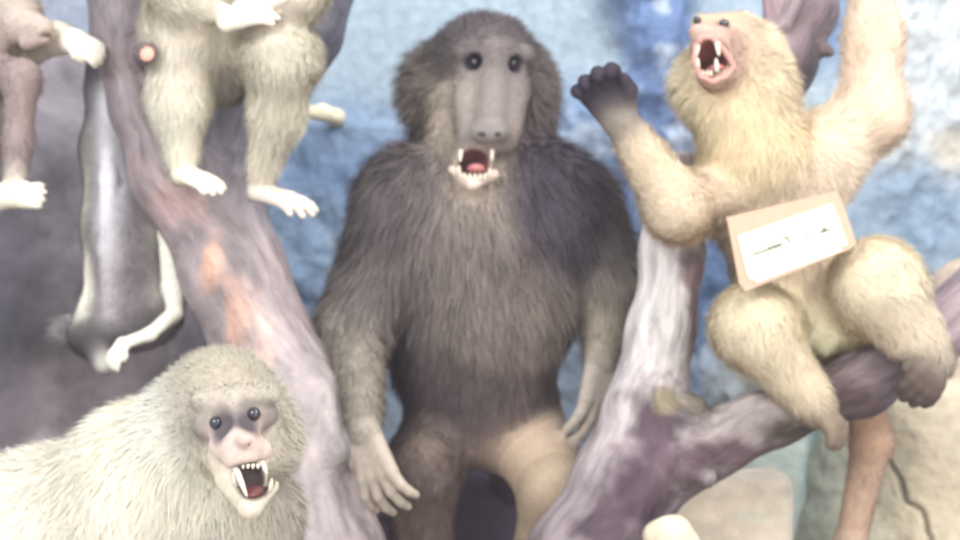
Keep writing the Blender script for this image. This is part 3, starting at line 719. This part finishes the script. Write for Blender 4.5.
def build_rocks():
    u = PX(2.7)
    B = Body()
    B.chain([(925, 430, 2.72, 60), (935, 560, 2.72, 80), (930, 668, 2.72, 90)], (206, 192, 166), k=.05)
    B.chain([(862, 425, 2.78, 42), (858, 560, 2.76, 62), (860, 670, 2.74, 75)], [(150, 156, 140), (160, 160, 144)], k=.05)
    rock('cracked_rock', B, .006, 'tall tan and grey-green rock in the lower right corner behind the hanging tail', .024, 9, 3, (222, 204, 176), crack=[P(x, y, 2.62) for x, y in ((884, 432), (889, 450), (893, 466), (899, 480), (903, 500), (917, 507), (922, 530), (925, 575))])
    B = Body()
    B.chain([(965, 300, 2.95, 40), (985, 420, 2.95, 70), (990, 620, 2.95, 95)], (214, 192, 172), k=.05)
    rock('pink_boulder', B, .010, 'pinkish tan boulder rising at the right edge behind the bough', .025, 8, 9, (206, 176, 170))
    B = Body()
    B.chain([(778, 470, 2.92, 66), (770, 560, 2.9, 80), (770, 642, 2.88, 90)], (150, 166, 164), k=.05)
    rock('blue_rock', B, .010, 'low blue-grey rock between the pale slab and the hanging tail', .022, 8, 14, (176, 184, 170))
    # pale stone slab with layered grain
    B = Body()
    B.chain([(672, 512, 2.42, 9), (704, 488, 2.42, 10), (768, 480, 2.42, 10), (776, 486, 2.42, 10), (778, 560, 2.42, 10), (780, 710, 2.42, 10)], (244, 230, 208), k=.012)
    for x in range(676, 776, 14): B.cap(P(x, 500 if x < 690 else 490, 2.43), 16*PX(2.42), P(x, 705, 2.43), 16*PX(2.42), (246, 230, 208), 0, .03)
    rock('layered_slab', B, .005, 'pale beige stone slab with fine horizontal layers standing under the bough', .003, 7, 21, None, None, .003)
    B = Body()
    B.chain([(395, 500, 2.72, 50), (455, 505, 2.70, 56), (520, 515, 2.70, 50)], (84, 72, 88), k=.06)
    B.chain([(400, 560, 2.70, 60), (400, 650, 2.70, 70)], (84, 72, 88), k=.06); B.chain([(510, 565, 2.70, 64), (510, 650, 2.70, 76)], (84, 72, 88), k=.06)
    rock('dark_gap_rock', B, .008, 'dark purple rock behind the baboon\'s legs', .03, 7, 44, (110, 92, 100))  # rock added to darken the gap between the legs
    # small cream chips
    B = Body(); B.cap(P(322, 113, 3.24), 8*PX(3.2), P(338, 117, 3.24), 7*PX(3.2), (240, 228, 196), k=.01)
    B.cap(P(300, 112, 3.25), 5*PX(3.2), P(322, 113, 3.24), 8*PX(3.2), (240, 228, 196), k=.01)
    B.cap(P(338, 117, 3.24), 7*PX(3.2), P(336, 121, 3.33), 9*PX(3.2), (228, 216, 186), k=.01)
    rock('stone_chip', B, .005, 'small cream stone chip on the blue ledge beside the perched monkey', .006, 20, 27)
    B = Body(); B.chain([(656, 535, 2.06, 14), (672, 534, 2.05, 16), (688, 545, 2.06, 12)], (224, 212, 184), k=.02)
    B.chain([(672, 560, 2.06, 20), (672, 770, 2.08, 46)], (206, 194, 168), k=.03)
    rock('cream_rock', B, .006, 'cream rock tip poking up at the bottom edge in front of the layered slab', .006, 12, 33)

# ================================================================== CARD
def build_card():
    root = bpy.data.objects.new('name_card', None); C.objects.link(root); c = P(791, 245, 2.04); root.location = Vector(c)
    tag(root, 'small tilted white paper card with faint handwriting tied at the golden monkey\'s waist', 'card')
    ex = nrm(P(833, 203, 2.04)-P(736, 237, 2.04)); nn = nrm(np.array([0, -1, .12])); ex = nrm(ex-(ex@nn)*nn); ey = np.cross(nn, ex)
    if ey[2] < 0: ey = -ey
    u = PX(2.04)
    def loc(px, py, off):
        v = P(px, py, 2.04)-c; return ex*(v@ex)+ey*(v@ey)-(-nn)*off if False else ex*(v@ex)+ey*(v@ey)+nn*off
    def plate(name, pts, off, th, mat, wave=.0):
        bm = bmesh.new()
        A = [bm.verts.new(loc(x, y, off+th)) for x, y in pts]; Bv = [bm.verts.new(loc(x, y, off)) for x, y in pts]
        bm.faces.new(A); bm.faces.new(Bv[::-1])
        for i in range(len(pts)): bm.faces.new((A[i], Bv[i], Bv[(i+1) % len(pts)], A[(i+1) % len(pts)]))
        bmesh.ops.recalc_face_normals(bm, faces=bm.faces); me = bpy.data.meshes.new(name); bm.to_mesh(me); bm.free(); me.materials.append(mat)
        o = bpy.data.objects.new(name, me); C.objects.link(o); o.parent = root; return o
    plate('backing', [(727, 217), (838, 190), (843, 200), (856, 244), (848, 250), (744, 292), (738, 284)], 0, .003, M_BACK)
    plate('paper', [(737, 237), (740, 235), (831, 203), (834, 205), (847, 245), (843, 247), (841, 246), (840, 252), (755, 284), (753, 280), (749, 281), (746, 276)], .004, .001, M_PAPER)
    strokes = [[(752, 255), (759, 253), (766, 250.5), (771, 249), (773, 245.5), (775, 249), (777, 244.5), (779, 247), (781, 243)],
               [(783, 238), (786, 237.5), (788, 240), (788.5, 243.5)],
               [(768, 249), (769, 246.5)],
               [(805, 235), (807.5, 234.2)], [(807, 238), (808, 237)],
               [(819, 233), (823, 232), (826, 231), (830, 228.5)], [(822, 231), (823.5, 228), (825, 230)], [(825, 226.5), (826, 226)]]
    for grp in (strokes[:3], strokes[3:5], strokes[5:]):
        bm = bmesh.new()
        for s in grp:
            q = [loc(x, y, .0053) for x, y in s]
            for a, b in zip(q, q[1:]):
                t = nrm(b-a); sd = np.cross(t, nn)*.0012
                bm.faces.new([bm.verts.new(v) for v in (a-sd-t*.0003, b-sd+t*.0003, b+sd+t*.0003, a+sd-t*.0003)])
        me = bpy.data.meshes.new('handwritten_word'); bm.to_mesh(me); bm.free(); me.materials.append(M_INK)
        o = bpy.data.objects.new('handwritten_word', me); C.objects.link(o); o.parent = root

build_back(); build_rocks(); build_wood()
build_baboon(); build_golden(); build_front(); build_perched(); build_hanging(); build_edge(); build_card()
for o in C.objects:
    if '_b' in o: del o['_b']

# ================================================================== LIGHT, CAMERA
def area(name, loc, tgt, size, power, col):
    l = bpy.data.lights.new(name, 'AREA'); l.shape = 'RECTANGLE'; l.size = size; l.size_y = size*.6; l.energy = power; l.color = col
    o = bpy.data.objects.new(name, l); C.objects.link(o); o.location = loc
    o.rotation_euler = (Vector(tgt)-Vector(loc)).to_track_quat('-Z', 'Y').to_euler(); return o
area('case_light', (1.5, -1.7, 2.5), (.3, .1, .8), 1.0, 38, (1, .97, .93))
area('room_light', (-1.2, -2.6, 2.0), (-.3, 0, .7), 1.4, 44, (.95, .98, 1))
area('low_fill', (1.0, -2.2, .5), (.5, 0, .4), .8, 9, (1, .98, .95))  # added fill lamp, brightens the shaded slab from low in front
area('backdrop_light', (.2, .1, 2.5), (.1, .9, .8), 1.2, 9, (.88, .95, 1))
w = bpy.data.worlds.new('room_ambient'); bpy.context.scene.world = w; w.use_nodes = True
bg = w.node_tree.nodes['Background']; bg.inputs[0].default_value = (.96, .96, 1, 1); bg.inputs[1].default_value = .85
cam = bpy.data.cameras.new('camera'); co = bpy.data.objects.new('camera', cam); C.objects.link(co)
co.location = (0, CY, CZ); co.rotation_euler = (math.pi/2, 0, 0); cam.sensor_width = 36; cam.lens = 36*F/960; cam.clip_start = .05
cam.dof.use_dof = True; cam.dof.focus_distance = 1.08; cam.dof.aperture_fstop = 8
sc = bpy.context.scene; sc.view_settings.view_transform = 'Standard'; sc.view_settings.look = 'None'; sc.view_settings.exposure = .45
vs = sc.view_settings; vs.use_curve_mapping = True; vs.curve_mapping.black_level = (-.022, -.020, -.022); vs.curve_mapping.update()
